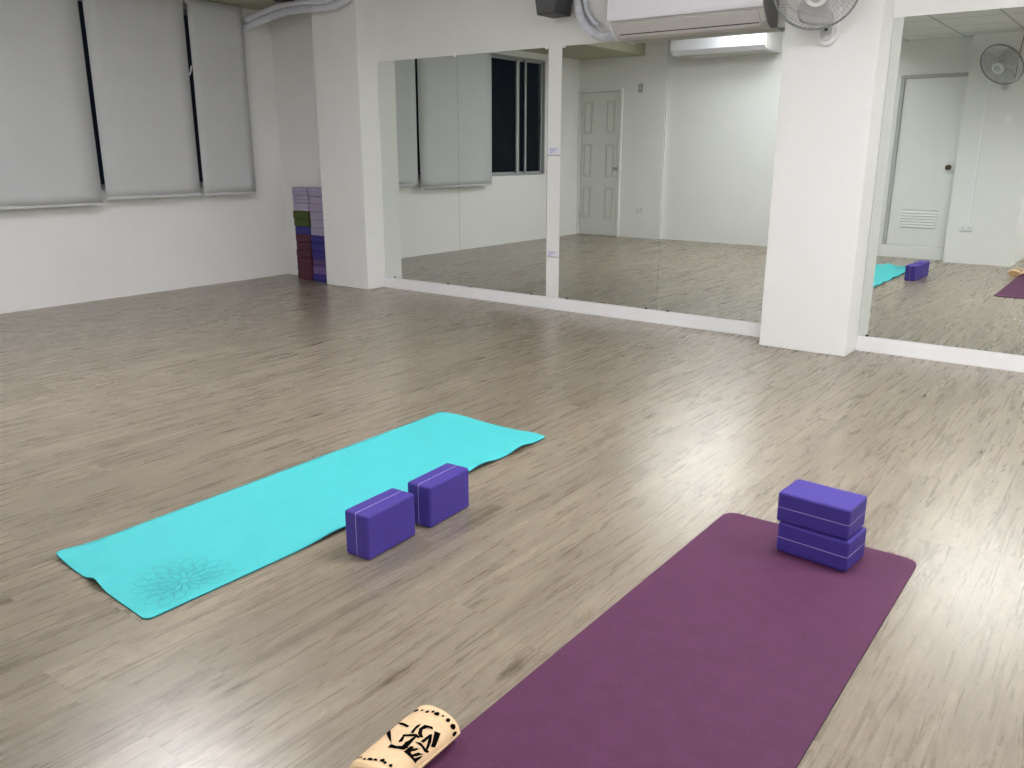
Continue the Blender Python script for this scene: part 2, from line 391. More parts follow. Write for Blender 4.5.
# ------------------------------------------------------------------ mirrors
def mirror(x0, x1, label, clips_b=(), clips_t=(), cat='mirror', ang=0):
    z0, z1 = .1008, 2.0109; w_ = x1-x0; xm = (x0+x1)/2
    t_ = thing('wall_mirror', label, cat, (xm, 0, z0), (0, 0, radians(ang)), 'tall frameless mirrors on the wall')
    bm = bmesh.new(); add_box(bm, -w_/2+.0015, w_/2-.0015, .0005, .0055, 0, z1-z0)
    for f in bm.faces:
        f.material_index = 0 if f.calc_center_median().y < .0006 else 1
    obj('glass', bm, [M['mirror'], M['mirror_edge']], t_)
    for cx in clips_b:
        boxobj('clip', (cx-xm-.010, cx-xm+.010, -.003, .003, -.004, .010), M['dark'], t_, bevel=.001)
    for cx in clips_t:
        boxobj('clip', (cx-xm-.012, cx-xm+.012, -.004, .004, z1-z0-.012, z1-z0+.014), M['trim'], t_, bevel=.001)
    return t_
mirror(-5.750, -4.8266, 'tall mirror beside the left pillar, leftmost of all', (-5.634, -4.972), (-4.85,))
mirror(-4.8266, -3.908, 'tall mirror left of the white strip with paper labels', (-4.716, -4.05), (-3.925,))
mirror(-3.781, -2.8927, 'tall mirror right of the white strip with paper labels', (-3.70, -2.98), (-3.765,))
mirror(-2.8927, -1.994, 'tall mirror beneath the air conditioner, ending at the column', (-2.80, -2.02), ())
mirror(-1.433, -.53, 'tall mirror at the right edge, right of the column', (-1.376,), (), ang=0)
mirror(-.53, .38, 'tall mirror beyond the right edge of the photo', (), ())
# paper labels taped to the strip between the mirrors
for z, lab in ((1.251, 'upper paper label taped between the mirrors, at eye height'), (.454, 'lower paper label taped between the mirrors, near the floor')):
    t_ = thing('paper_label', lab, 'label', (-3.848, 0, z), group='paper labels on the white strip')
    hh = .03 if z > 1 else .024
    boxobj('paper', (-.052, .052, -.0012, 0, -hh, hh), M['label'], t_)
    bm = bmesh.new()
    for k in range(3):
        for j in range(7 - k*2):
            add_box(bm, -.036+j*.010, -.029+j*.010, -.0018, -.0009, hh*.45-k*.013-.0035, hh*.45-k*.013+.0035)
    obj('print', bm, M['labelink'], t_)
    boxobj('tape', (-.064, .064, -.0014, 0, -hh-.008, -hh+.002), M['slot'], t_)

# ------------------------------------------------------------------ doors in the back wall (seen in the mirrors)
def frame_boxes2(bm, x0, x1, z0, z1, wd):
    y0, y1 = .011, .0135
    add_box(bm, x0, x1, y0, y1, z0, z0+wd); add_box(bm, x0, x1, y0, y1, z1-wd, z1)
    add_box(bm, x0, x0+wd, y0, y1, z0+wd, z1-wd); add_box(bm, x1-wd, x1, y0, y1, z0+wd, z1-wd)
# door 1: six raised panels in two narrow columns
t_ = bpy.data.objects.new('door_1', None); COL.objects.link(t_); t_.location = (-6.84, -5.6, 0)
struct(t_, 'white panelled door in the back corner', 'door')
bm = bmesh.new(); add_box(bm, -.369, -.335, 0, .035, 0, 2.13); add_box(bm, .335, .375, 0, .035, 0, 2.13); add_box(bm, -.335, .335, 0, .035, 2.09, 2.13)
obj('frame', bm, M['door'], t_, bevel=.004)
boxobj('leaf', (-.326, .322, .0, .012, .005, 2.078), M['door_leaf_grey'], t_, bevel=.002)
boxobj('gap', (-.336, .336, .0, .004, .003, 2.091), M['groove_shade'], t_)  # dark sheet paints in the shaded gap round the leaf
for (z0, z1) in ((1.49, 1.97), (.86, 1.36), (.24, .73)):
    for s in (-1, 1):
        bm = bmesh.new(); xc = -.012+s*.195
        for (w_, d, z_) in ((.085, .018, 0), (.062, .013, .03)):
            pass
        a, c_ = z0, z1
        add_box(bm, xc-.085, xc-.070, .012, .020, a, c_); add_box(bm, xc+.070, xc+.085, .012, .020, a, c_)
        add_box(bm, xc-.070, xc+.070, .012, .020, a, a+.015); add_box(bm, xc-.070, xc+.070, .012, .020, c_-.015, c_)
        add_box(bm, xc-.045, xc+.045, .012, .024, a+.05, c_-.05)
        rp_ = obj('raised_panel', bm, M['door_leaf_grey'], t_, bevel=.003)
        bm = bmesh.new(); frame_boxes2(bm, xc-.070, xc+.070, a+.015, c_-.015, .012)
        frame_boxes2(bm, xc-.052, xc+.052, a+.042, c_-.042, .006); obj('groove_shade', bm, M['groove_shade'], rp_)  # dark strips draw the groove shade that the faint relief lacks
    bm = bmesh.new(); zm = (z0+z1)/2
    for sz in (-1, 1):
        add_tube(bm, smooth_path([(-.09, .014, zm+sz*.20), (0, .014, zm+sz*.13), (.09, .014, zm+sz*.20)], 6), .006, 6)
    obj('moulding', bm, M['door'], t_)
bm = bmesh.new()
for z in (.3, 1.05, 1.8): add_tube(bm, [(-.336, .016, z-.045), (-.336, .016, z+.045)], .007, 8)
obj('hinge', bm, M['steel'], t_)
bm = bmesh.new(); add_lathe(bm, [(0, 0), (.024, 0), (.024, .008), (.01, .012), (.01, .035), (.025, .045), (.025, .06), (0, .066)], 16, mat=Matrix.Translation((.29, .012, 1.0)) @ Matrix.Rotation(-pi/2, 4, 'X'))
obj('knob', bm, M['steel'], t_)
# door 2: flat door with a louvre, over a raised sill
t_ = bpy.data.objects.new('door_2', None); COL.objects.link(t_); t_.location = (-2.27, -5.47, 0)
struct(t_, 'flat white door with louvre at its foot', 'door')
bm = bmesh.new(); add_box(bm, -.39, -.345, 0, .03, .15, 2.105); add_box(bm, -.345, .338, 0, .03, 2.065, 2.105)
obj('frame', bm, M['slot'], t_, bevel=.003)
boxobj('leaf', (-.343, .338, .0, .014, .155, 2.063), M['door'], t_, bevel=.002)
boxobj('sill', (-.40, .338, 0, .028, 0, .148), M['door'], t_, bevel=.004)
bm = bmesh.new()
for k in range(6):
    z = .375+k*.033
    add_prism(bm, [(.014, z), (.026, z-.004), (.026, z+.004), (.014, z+.024)], -.215, .185)
lv = obj('louvre', bm, M['door'], t_)
boxobj('louvre_back', (-.215, .185, .0135, .0150, .36, .575), M['slot'], lv)
bm = bmesh.new(); add_lathe(bm, [(0, 0), (.030, 0), (.030, .008), (.012, .012), (.012, .035), (.028, .042), (.030, .06), (.02, .068), (0, .07)], 18, mat=Matrix.Translation((.24, .014, 1.07)) @ Matrix.Rotation(-pi/2, 4, 'X'))
obj('handle', bm, M['brass'], t_)

# small fittings on the back wall
t_ = thing('wall_thermostat', 'small grey control panel on the wall above the door corner', 'control panel', (-6.185, -5.6, 2.055))
boxobj('case', (-.035, .035, 0, .02, 0, .12), M['slot'], t_, bevel=.004)
boxobj('screen', (-.022, .022, .02, .0215, .05, .105), M['fan_grey'], t_)
def outlet(x, y, z, w_, h_, lab):
    t_ = thing('power_outlet', lab, 'outlet', (x, y, z))
    boxobj('plate', (-w_/2, w_/2, 0, .018, -h_/2, h_/2), M['fan_white'], t_, bevel=.003)
    for s in (-1, 1):
        bm = bmesh.new()
        add_box(bm, s*w_*.25-.010, s*w_*.25-.006, .0178, .0188, -.008, .008); add_box(bm, s*w_*.25+.006, s*w_*.25+.010, .0178, .0188, -.008, .008)
        add_box(bm, s*w_*.25-.006, s*w_*.25+.006, .0178, .0182, -.002, .002); obj('socket', bm, M['dark'], t_)
outlet(-6.13, -5.6, .42, .12, .07, 'low wall outlet right of the panelled door')
outlet(-1.735, -5.295, .405, .13, .065, 'low wall outlet at the foot of the white cable duct')
bm = bmesh.new(); add_box(bm, -1.727, -1.703, -5.295, -5.281, .438, 2.08)
tag(obj('cable_duct', bm, M['trim'], bevel=.003), 'thin white cable duct running up the wall to the fan', 'cable duct')
tag(boxobj('blank_plate', (-1.50, -1.44, -5.295, -5.287, 1.55, 1.64), M['trim'], bevel=.002), 'small blank plate on the wall below the far fan', 'plate')

# ------------------------------------------------------------------ wall fan
def make_fan(label, yaw=radians(18)):
    """mounted on the plane y=0 facing -y; origin at the bottom of the wall base"""
    t_ = thing('wall_fan', label, 'fan', group='oscillating wall fans')
    # base: rounded capsule plate + housing
    bm = bmesh.new(); prof = []
    for k in range(13): a = pi + pi*k/12; prof.append((.062*cos(a), .062+.062*sin(a)))
    for k in range(13): a = pi*k/12; prof.append((.062*cos(a), .20+.045*sin(a)))
    add_prism(bm, prof, -.035, 0, 0, 'y'); base = obj('wall_base', bm, M['fan_white'], t_, bevel=.008, seg=3)
    bm = bmesh.new(); prof = []
    for k in range(13): a = pi + pi*k/12; prof.append((.035*cos(a), .058+.035*sin(a)))
    for k in range(13): a = pi*k/12; prof.append((.035*cos(a), .15+.035*sin(a)))
    add_prism(bm, prof, -.048, -.034, 0, 'y'); pl = obj('control_plate', bm, M['fan_grey'], base, bevel=.004)
    bm = bmesh.new(); add_lathe(bm, [(0, 0), (.010, 0), (.010, .012), (.007, .016), (0, .016)], 14, mat=Matrix.Translation((0, -.048, .085)) @ Matrix.Rotation(pi/2, 4, 'X')); obj('knob', bm, M['dark'], pl)
    bm = bmesh.new(); add_tube(bm, smooth_path([(0, -.02, .20), (0, -.07, .23), (0, -.11, .255), (0, -.13, .27)]), [.03]*25, 14)
    obj('arm', bm, M['fan_white'], t_)
    TM = Matrix.Translation((0, -.270, .268)) @ Matrix.Rotation(yaw, 4, 'Z') @ Matrix.Rotation(radians(34), 4, 'X') @ Matrix.Rotation(pi/2, 4, 'X')   # local +z -> -y (front)
    bm = bmesh.new(); add_lathe(bm, [(0, -.15), (.04, -.148), (.062, -.12), (.066, -.05), (.055, -.035), (0, -.03)], 24, mat=TM)
    obj('motor', bm, M['fan_white'], t_)
    R_ = .228
    # back cage and front cage: rings and radial wires
    def cage(front):
        bm = bmesh.new(); sgn = 1 if front else -1
        prof = [(R_, 0), (R_-.006, .02*sgn), (R_-.03, .042*sgn), (R_*.62, .062*sgn), (.06, .072*sgn)]
        for k in range(60):
            a = 2*pi*k/60; tw = .35 if front else 0
            pts = []
            for i, (r, z) in enumerate(prof):
                aa = a + tw*(1-r/R_); pts.append(TM @ Vector((r*cos(aa), r*sin(aa), z)))
            add_tube(bm, smooth_path(pts, 2), .0011, 4, cap=False)
        for r, z in ((R_*.80, .052*sgn), (R_*.5, .066*sgn)):
            add_tube(bm, [TM @ Vector((r*cos(2*pi*k/48), r*sin(2*pi*k/48), z)) for k in range(48)], .0014, 5, closed=True)
        return bm
    fc = obj('front_cage', cage(True), M['cage'], t_)
    obj('back_cage', cage(False), M['cage'], t_)
    bm = bmesh.new()
    for z, rr_ in ((-.006, .0045), (.006, .0045)):
        add_tube(bm, [TM @ Vector((R_*cos(2*pi*k/64), R_*sin(2*pi*k/64), z)) for k in range(64)], rr_, 8, closed=True)
    obj('cage_rim', bm, M['cagerim'], t_)
    bm = bmesh.new(); add_lathe(bm, [(.063, .062), (.063, .074), (.055, .080), (.045, .078), (0, .080)], 28, mat=TM)
    hb = obj('hub_badge', bm, M['fan_white'], fc)
    bm = bmesh.new(); add_lathe(bm, [(.036, .0795), (.034, .083), (0, .084)], 24, mat=TM); obj('hub_centre', bm, M['fan_grey'], hb)
    bm = bmesh.new(); add_lathe(bm, [(0, .05), (.035, .046), (.042, .02), (.042, -.02), (0, -.025)], 24, mat=TM)
    sp = obj('spinner', bm, M['fan_grey'], t_)
    for k in range(3):
        bm = bmesh.new(); a0 = 2*pi*k/3+.3; nr, na = 8, 8; G = []
        for i in range(nr+1):
            r = .035+(R_-.035-.02)*i/nr; row = []
            half = .28+.42*sin(pi*min(1, .15+.75*i/nr))
            for j in range(na+1):
                s = j/na*2-1; a = a0 + half*s + .25*(i/nr)
                row.append(TM @ Vector((r*cos(a), r*sin(a), .018*s - .004)))
            G.append(row)
        F_ = [[bm.verts.new(q) for q in row] for row in G]; B_ = [[bm.verts.new(q + (TM.to_3x3() @ Vector((0, 0, -.002)))) for q in row] for row in G]
        for i in range(nr):
            for j in range(na):
                bm.faces.new((F_[i][j], F_[i+1][j], F_[i+1][j+1], F_[i][j+1])); bm.faces.new((B_[i][j], B_[i][j+1], B_[i+1][j+1], B_[i+1][j]))
        for i in range(nr):
            bm.faces.new((F_[i][0], B_[i][0], B_[i+1][0], F_[i+1][0])); bm.faces.new((F_[i][na], F_[i+1][na], B_[i+1][na], B_[i][na]))
        for j in range(na):
            bm.faces.new((F_[0][j], F_[0][j+1], B_[0][j+1], B_[0][j])); bm.faces.new((F_[nr][j], B_[nr][j], B_[nr][j+1], F_[nr][j+1]))
        obj('blade', bm, M['fan_grey'], t_, smooth=True)
    return t_
fan = make_fan('wall fan mounted on the white column beside the air conditioner')
fan.location = (-1.725, -.2496, 1.853)
dup(fan, (-1.545, -5.295, 1.865), (0, 0, pi+.12), 'wall fan seen only in the right mirror, above the cable duct')
bm = bmesh.new(); add_tube(bm, smooth_path([(-1.47, -5.285, 2.0), (-1.46, -5.28, 2.25), (-1.44, -5.285, 2.479)]), .004, 6)
tag(obj('fan_cable', bm, M['dark']), 'thin dark cable from the mirrored fan up to the ceiling', 'cable')

# ------------------------------------------------------------------ air conditioner over the mirrors
def split_ac(x0, x1, label):
    t_ = thing('air_conditioner', label, 'air conditioner', ((x0+x1)/2, 0, 2.0)); h = (x1-x0)/2
    body = [(-.002, .375), (-.002, .012), (-.11, .0), (-.175, .035), (-.205, .07), (-.235, .105), (-.235, .36), (-.20, .385)]
    bm = bmesh.new(); add_prism(bm, body, -h+.004, h-.004); obj('body', bm, M['ac_grey'], t_, bevel=.006)
    bm = bmesh.new(); add_prism(bm, [(-.236, .112), (-.254, .108), (-.258, .13), (-.258, .35), (-.25, .372), (-.236, .372)], -h+.002, h-.002)
    obj('front_panel', bm, M['ac_white'], t_, bevel=.005, seg=3)
    bm = bmesh.new(); add_prism(bm, [(-.150, .012), (-.158, .006), (-.236, .088), (-.232, .096)], -h+.04, h-.04)
    lv = obj('louver', bm, M['ac_grey'], t_, bevel=.002)
    bm = bmesh.new(); add_prism(bm, [(-.168, .0235), (-.175, .0235), (-.183, .0325), (-.178, .037)], -h+.05, h-.05); obj('slot', bm, M['dark'], lv)
    for s in (-1, 1):
        bm = bmesh.new(); add_prism(bm, [(-.002, .38), (-.002, .01), (-.11, -.003), (-.178, .03), (-.240, .100), (-.262, .125), (-.262, .35), (-.245, .378), (-.20, .39)], s*h-.004, s*h+.004)
        obj('end_cap', bm, M['ac_side'] if s > 0 else M['ac_white'], t_, bevel=.003)
    bm = bmesh.new()
    for j in range(6): add_box(bm, -h+.115+j*.009, -h+.121+j*.009, -.2115, -.2085, .062, .070)
    obj('maker_mark', bm, M['slot'], t_)
split_ac(-3.238, -2.135, 'white split air conditioner on the wall above the mirrors')
bm = bmesh.new()
P1 = smooth_path([(-3.63, -.055, 2.62), (-3.625, -.055, 2.36), (-3.60, -.055, 2.22), (-3.53, -.06, 2.115), (-3.43, -.065, 2.055), (-3.34, -.07, 2.045), (-3.27, -.08, 2.047)])
add_tube(bm, P1, .030, 14)
P2 = smooth_path([(-3.575, -.045, 2.62), (-3.57, -.045, 2.38), (-3.55, -.045, 2.25), (-3.49, -.045, 2.16), (-3.43, -.05, 2.125)])
add_tube(bm, P2, .014, 10)
for k in range(1, len(P1), 4): add_tube(bm, [P1[k]-(P1[k]-P1[k-1]).normalized()*.006, P1[k]+(P1[k]-P1[k-1]).normalized()*.006], .0315, 14)
tag(obj('refrigerant_pipe', bm, M['pipe']), 'wrapped white pipe curving down the wall into the air conditioner', 'pipe')
bm = bmesh.new()
P1 = smooth_path([(-7.21, -.345, 2.36), (-7.12, -.345, 2.368), (-6.95, -.32, 2.41), (-6.62, -.30, 2.462), (-6.33, -.30, 2.462), (-6.08, -.30, 2.445), (-5.90, -.29, 2.465), (-5.78, -.27, 2.52), (-5.70, -.22, 2.62), (-5.6, -.1, 2.68), (-5.5, -.06, 2.7)])
add_tube(bm, P1, .032, 14)
P2 = [p + Vector((0, -.03, .052)) for p in P1[10:]]
add_tube(bm, P2, .025, 12)
for k in range(1, len(P1), 5): add_tube(bm, [P1[k]-(P1[k]-P1[k-1]).normalized()*.006, P1[k]+(P1[k]-P1[k-1]).normalized()*.006], .0335, 14)
tag(obj('wrapped_pipe', bm, M['pipe']), 'pair of wrapped white pipes running from the window past the left pillar', 'pipe')
bm = bmesh.new()
for k in range(3):
    add_tube(bm, [(-6.36+.12*cos(a*pi/12), -.50+.07*sin(a*pi/12), 2.54-.011*k) for a in range(24)], .008, 6, closed=True)
tag(obj('cable_coil', bm, M['dark']), 'coil of black cable under the soffit above the left pipes', 'cable')

# loudspeaker on the header
t_ = thing('wall_speaker', 'dark grey loudspeaker mounted above the mirrors', 'speaker', (-3.725, 0, 2.205))
bm = bmesh.new(); add_prism(bm, [(-.127, 0), (.035, 0), (.075, .28), (-.178, .28)], -.235, -.035, 0, 'y')
sb = obj('cabinet', bm, M['speaker'], t_, bevel=.006)
bm = bmesh.new(); add_prism(bm, [(-.118, .010), (.026, .010), (.064, .268), (-.166, .268)], -.243, -.234, 0, 'y'); obj('grille', bm, M['dgrille'], sb, bevel=.003)
bm = bmesh.new(); add_box(bm, -.04, .04, -.04, 0, .10, .18); obj('bracket', bm, M['dark'], t_)

# ceiling-suspended air conditioner at the back wall (reflected in the mirror)
t_ = thing('suspended_air_conditioner', 'long white unit hung under the ceiling, seen in the mirror beside the column', 'air conditioner', (-4.85, -5.38, 2.47))
bm = bmesh.new(); add_prism(bm, [(-.28, .36), (-.28, .01), (-.26, 0), (.20, 0), (.28, .05), (.285, .12), (.285, .36)], -.645, .645)
obj('body', bm, M['ac_white'], t_, bevel=.004)
bm = bmesh.new(); add_box(bm, -.60, .60, -.24, .15, -.006, .002); obj('intake_grille', bm, M['ac_grey'], t_, bevel=.002)
boxobj('side_panel', (.643, .652, -.27, .27, .01, .35), M['ac_grey'], t_, bevel=.003)
boxobj('mounting_plate', (-.6, .6, -.24, .24, .355, .38), M['ac_grey'], t_)

# ------------------------------------------------------------------ ceiling lights (the room's only light)
first = None
for i, (x, y, st, zl) in enumerate(LIGHTS):
    lab = ['ceiling light panel in the middle of the room', 'ceiling light panel near the back wall', 'ceiling light panel above the purple mat', 'ceiling light panel added at the far right of the room', 'ceiling light panel added in the tiled ceiling behind the camera'][i]
    t_ = thing('ceiling_light', lab, 'ceiling light', (x, y, zl), group='ceiling light panels')
    bm = bmesh.new()
    add_box(bm, -.62, .62, -.32, -.30, -.035, 0); add_box(bm, -.62, .62, .30, .32, -.035, 0)
    add_box(bm, -.62, -.60, -.30, .30, -.035, 0); add_box(bm, .60, .62, -.30, .30, -.035, 0)
    obj('frame', bm, M['trim'], t_)
    boxobj('diffuser', (-.60, .60, -.30, .30, -.028, -.018), emit('light_diffuser_%d' % i, st), t_)

# ------------------------------------------------------------------ yoga blocks
def block_mesh(L_, W_, T_, mat_main, line=True, name='yoga_block', line_mat=None):
    """length x, width y, thickness z centred; a moulded seam line runs round mid-thickness"""
    bm = bmesh.new(); add_box(bm, -L_/2, L_/2, -W_/2, W_/2, -T_/2, T_/2)
    bmesh.ops.bevel(bm, geom=list(bm.edges), offset=.009, segments=4, profile=.5, affect='EDGES')
    for f in bm.faces: f.smooth = False
    o = obj(name, bm, [mat_main])
    return o
def block_line(parent, L_, W_, mat_):
    bm = bmesh.new(); e = .0004; pts = []
    r = .009
    for cx, cy, a0 in ((L_/2-r, W_/2-r, 0), (-L_/2+r, W_/2-r, 90), (-L_/2+r, -W_/2+r, 180), (L_/2-r, -W_/2+r, 270)):
        for k in range(6):
            a = radians(a0+90*k/5); pts.append((cx+(r+e)*cos(a), cy+(r+e)*sin(a)))
    n = len(pts); lo = [bm.verts.new((x, y, -.0009)) for x, y in pts]; hi = [bm.verts.new((x, y, .0009)) for x, y in pts]
    lo2 = [bm.verts.new((x*.99, y*.99, -.0009)) for x, y in pts]; hi2 = [bm.verts.new((x*.99, y*.99, .0009)) for x, y in pts]
    for k in range(n):
        j = (k+1) % n
        bm.faces.new((lo[k], lo[j], hi[j], hi[k])); bm.faces.new((lo2[k], hi2[k], hi2[j], lo2[j]))
        bm.faces.new((lo[k], lo2[k], lo2[j], lo[j])); bm.faces.new((hi[k], hi[j], hi2[j], hi2[k]))
    return obj('seam_line', bm, mat_, parent)
TB = .1016
def place_block(src, loc, rot, label, group):
    o = dup(src, loc, rot, label); o['group'] = group; return o
blk = block_mesh(.2286, .1524, TB, M['purple']); block_line(blk, .2286, .1524, M['purple_line'])
tag(blk, 'purple foam block standing beside teal mat, nearer the camera', 'yoga block', 'purple foam blocks in use')
blk.location = (-1.8707, -3.8608, .0765); blk.rotation_euler = (pi/2, 0, 1.620)
place_block(blk, (-1.8772, -3.5695, .0765), (pi/2, 0, 1.6372), 'purple foam block standing beside teal mat, farther from the camera', 'purple foam blocks in use')
place_block(blk, (-.6935, -3.0655, .0062+TB/2), (0, 0, -.0929), 'purple foam block flat on the purple mat, under another block', 'purple foam blocks in use')
place_block(blk, (-.7033, -3.0613, .0064+TB*1.5), (0, 0, -.0643), 'purple foam block lying on top of another, on the purple mat', 'purple foam blocks in use')

# stacked blocks in the niche behind the left pillar
TN = .0755
seqL = ['n_red']*6 + ['n_blue'] + ['n_green']*2 + ['n_lav']*3
seqR = ['n_blue', 'n_mauve', 'n_plum', 'n_blue', 'n_blue', 'n_blue'] + ['n_lav']*6
names_c = {'n_red': 'maroon', 'n_blue': 'blue', 'n_green': 'olive green', 'n_lav': 'lavender', 'n_plum': 'plum', 'n_mauve': 'mauve'}
protos = {}
ordn = ['bottom', 'second', 'third', 'fourth', 'fifth', 'sixth', 'seventh', 'eighth', 'ninth', 'tenth', 'eleventh', 'top']
for ci, (seq, xc, side) in enumerate(((seqL, -6.715, 'left'), (seqR, -6.478, 'right'))):
    for k, key in enumerate(seq):
        lev = ordn[k] if k in (0, 11) else ordn[k] + ' from the floor'
        lab = '%s foam block in the corner, %s in the %s stack' % (names_c[key], lev, side)
        dx = random.uniform(-.004, .004) + (-.012 if key == 'n_green' else 0) + (-.004*(k > 8)); dy = random.uniform(-.005, .005)
        loc = (xc+dx, -.105+dy, TN*(k+.5)+.0003); rot = (0, 0, random.uniform(-.012, .012))
        if key not in protos:
            o = block_mesh(.222, .15, TN-.0008, M[key]); block_line(o, .222, .15, M['line_dark'] if key == 'n_lav' else M['n_plum'] if key != 'n_plum' else M['n_lav'])
            o.location = loc; o.rotation_euler = rot; tag(o, lab, 'yoga block', 'foam blocks stacked in the corner'); protos[key] = o
        else: place_block(protos[key], loc, rot, lab, 'foam blocks stacked in the corner')

# ------------------------------------------------------------------ mats
def rounded_outline(W_, L_, r, n=10):
    pts = []
    for cx, cy, a0 in ((W_/2-r, L_/2-r, 0), (-W_/2+r, L_/2-r, 90), (-W_/2+r, -L_/2+r, 180), (W_/2-r, -L_/2+r, 270)):
        for k in range(n+1):
            a = radians(a0+90*k/n); pts.append((cx+r*cos(a), cy+r*sin(a)))
    return pts
def mat_grid(W_, L_, r, nu, nv):
    """grid of the unit sheet with rounded corners: clamps the rows' half width near the ends"""
    ys = []
    for k in range(9): ys.append(-L_/2 + r*(1-cos(pi/2*k/8)))
    for k in range(1, nv): ys.append(-L_/2+r + (L_-2*r)*k/nv)
    for k in range(9): ys.append(L_/2 - r*(1-cos(pi/2*(8-k)/8)))
    G = []
    for y in ys:
        d = max(0, abs(y)-(L_/2-r)); hw = W_/2 - r + math.sqrt(max(0, r*r-d*d))
        G.append([(-hw+2*hw*j/nu, y) for j in range(nu+1)])
    return G
def sheet(name, G, hfun, th, mats, pos):
    bm = bmesh.new()
    T_ = [[bm.verts.new(pos(x, y, hfun(x, y)+th)) for x, y in row] for row in G]
    B_ = [[bm.verts.new(pos(x, y, hfun(x, y))) for x, y in row] for row in G]
    n, m_ = len(G), len(G[0])
    for i in range(n-1):
        for j in range(m_-1):
            f = bm.faces.new((T_[i][j], T_[i][j+1], T_[i+1][j+1], T_[i+1][j])); f.smooth = True
            f = bm.faces.new((B_[i][j], B_[i+1][j], B_[i+1][j+1], B_[i][j+1])); f.material_index = 1; f.smooth = True
    def side(a, b_, c, d): f = bm.faces.new((a, b_, c, d)); f.material_index = 1
    for j in range(m_-1):
        side(T_[0][j+1], T_[0][j], B_[0][j], B_[0][j+1]); side(T_[-1][j], T_[-1][j+1], B_[-1][j+1], B_[-1][j])
    for i in range(n-1):
        side(T_[i][0], T_[i+1][0], B_[i+1][0], B_[i][0]); side(T_[i+1][-1], T_[i][-1], B_[i][-1], B_[i+1][-1])
    return bm
# purple mat
G = mat_grid(.638, 1.80, .045, 10, 20)
bm = sheet('yoga_mat', G, lambda x, y: .0, .0058, None, lambda x, y, z: (x, y, z))
pm = obj('yoga_mat', bm, [M['pmat'], simple('purple_mat_edge', (.05, .018, .045), .7)], recalc=True)
[setattr(p, 'use_smooth', False) for p in pm.data.polygons]
pm.location = (-.7395, -3.8251, .0002); pm.rotation_euler = (0, 0, 1.5768-pi/2)
tag(pm, 'dark purple yoga mat on the floor with two stacked blocks on it', 'yoga mat', 'yoga mats on the floor')
# teal mat: slightly skewed, its edges lifting here and there
TC = [(-2.637, -4.560), (-2.046, -4.590), (-2.044, -2.660), (-2.684, -2.662)]   # near-left, near-right, far-right, far-left
TW, TL = .60, 1.90
def tpos(x, y, z):
    u_, v_ = x/TW+.5, y/TL+.5
    a = Vector(TC[0]).lerp(Vector(TC[1]), u_); c_ = Vector(TC[3]).lerp(Vector(TC[2]), u_); p = a.lerp(c_, v_)
    return (p.x+2.35, p.y+3.63, z)
def bump_(d, s): return math.exp(-(d/s)**2)
def th_(x, y):
    u_, v_ = x/TW+.5, y/TL+.5
    h = 0
    h += .013*bump_((u_-1)*TW, .07)*(bump_((v_-.56)*TL, .07)+.0)
    h += .012*bump_((u_-1)*TW, .06)*bump_((v_-.76)*TL, .08)
    h += .012*bump_((u_-1)*TW, .06)*bump_((v_-.90)*TL, .07)
    h += .010*bump_((u_-1)*TW, .06)*bump_((v_-.36)*TL, .10)
    h += .016*bump_(v_*TL, .07)*bump_((u_-.48)*TW, .045)
    h += .010*bump_(v_*TL, .08)*bump_((u_-0.0)*TW, .08)
    h += .006*bump_((v_-1)*TL, .06)*bump_((u_-.2)*TW, .1) + .006*bump_((v_-1)*TL, .06)*bump_((u_-.9)*TW, .07)
    return h*1.25
G = mat_grid(TW, TL, .022, 28, 80)
bm = sheet('yoga_mat', G, th_, .0045, None, tpos)
# embossed flower: petal outlines as thin ribbons on the mat surface
def petal(r0, r1, hw, a, n=14):
    pts = []
    for k in range(n+1):
        s = k/n; r = r0+(r1-r0)*s
        w_ = hw*math.sin(pi*min(1, s**1.25)*.98)**.75 if 0 < s < 1 else 0
        pts.append((r, w_))
    out = [(r, w_) for r, w_ in pts] + [(r, -w_) for r, w_ in pts[::-1]]
    return [(r*cos(a)-w_*sin(a), r*sin(a)+w_*cos(a)) for r, w_ in out]
FC = (-2.160, -4.402); bmesh.ops.recalc_face_normals(bm, faces=bm.faces)
def surf(wx, wy):
    # invert tpos approximately
    u_ = (wx+2.64)/(.60); v_ = (wy+4.58)/1.91
    return th_((u_-.5)*TW, (v_-.5)*TL)
def ribbon(pts, wd=.0030):
    vs = []
    n = len(pts)
    for i, (x, y) in enumerate(pts):
        x2, y2 = pts[(i+1) % n]; x1, y1 = pts[i-1]
        dx, dy = x2-x1, y2-y1; l = math.hypot(dx, dy) or 1; nx_, ny_ = -dy/l, dx/l
        row = []
        for s in (-1, 1):
            px_, py_ = FC[0]+x+nx_*wd*s/2, FC[1]+y+ny_*wd*s/2
            row.append(bm.verts.new((px_+2.35, py_+3.63, surf(px_, py_)+.0050)))
        vs.append(row)
    for i in range(n):
        j = (i+1) % n
        try: bm.faces.new((vs[i][0], vs[i][1], vs[j][1], vs[j][0])).material_index = 2
        except ValueError: pass
for cnt, r0, r1, hw, off in ((12, .012, .075, .012, 0), (14, .045, .112, .016, .2), (18, .070, .150, .017, .05)):
    for k in range(cnt):
        a = 2*pi*k/cnt+off
        px_, py_ = FC[0]+r1*cos(a), FC[1]+r1*sin(a)
        if px_ > -2.055 or py_ < -4.585: continue
        ribbon(petal(r0, r1, hw, a))
tm = obj('yoga_mat', bm, [M['tmat'], M['tdark'], M['tline']], recalc=False); tm.location = (-2.35, -3.63, .0002)
tag(tm, 'bright teal yoga mat with an embossed flower in one corner', 'yoga mat', 'yoga mats on the floor')

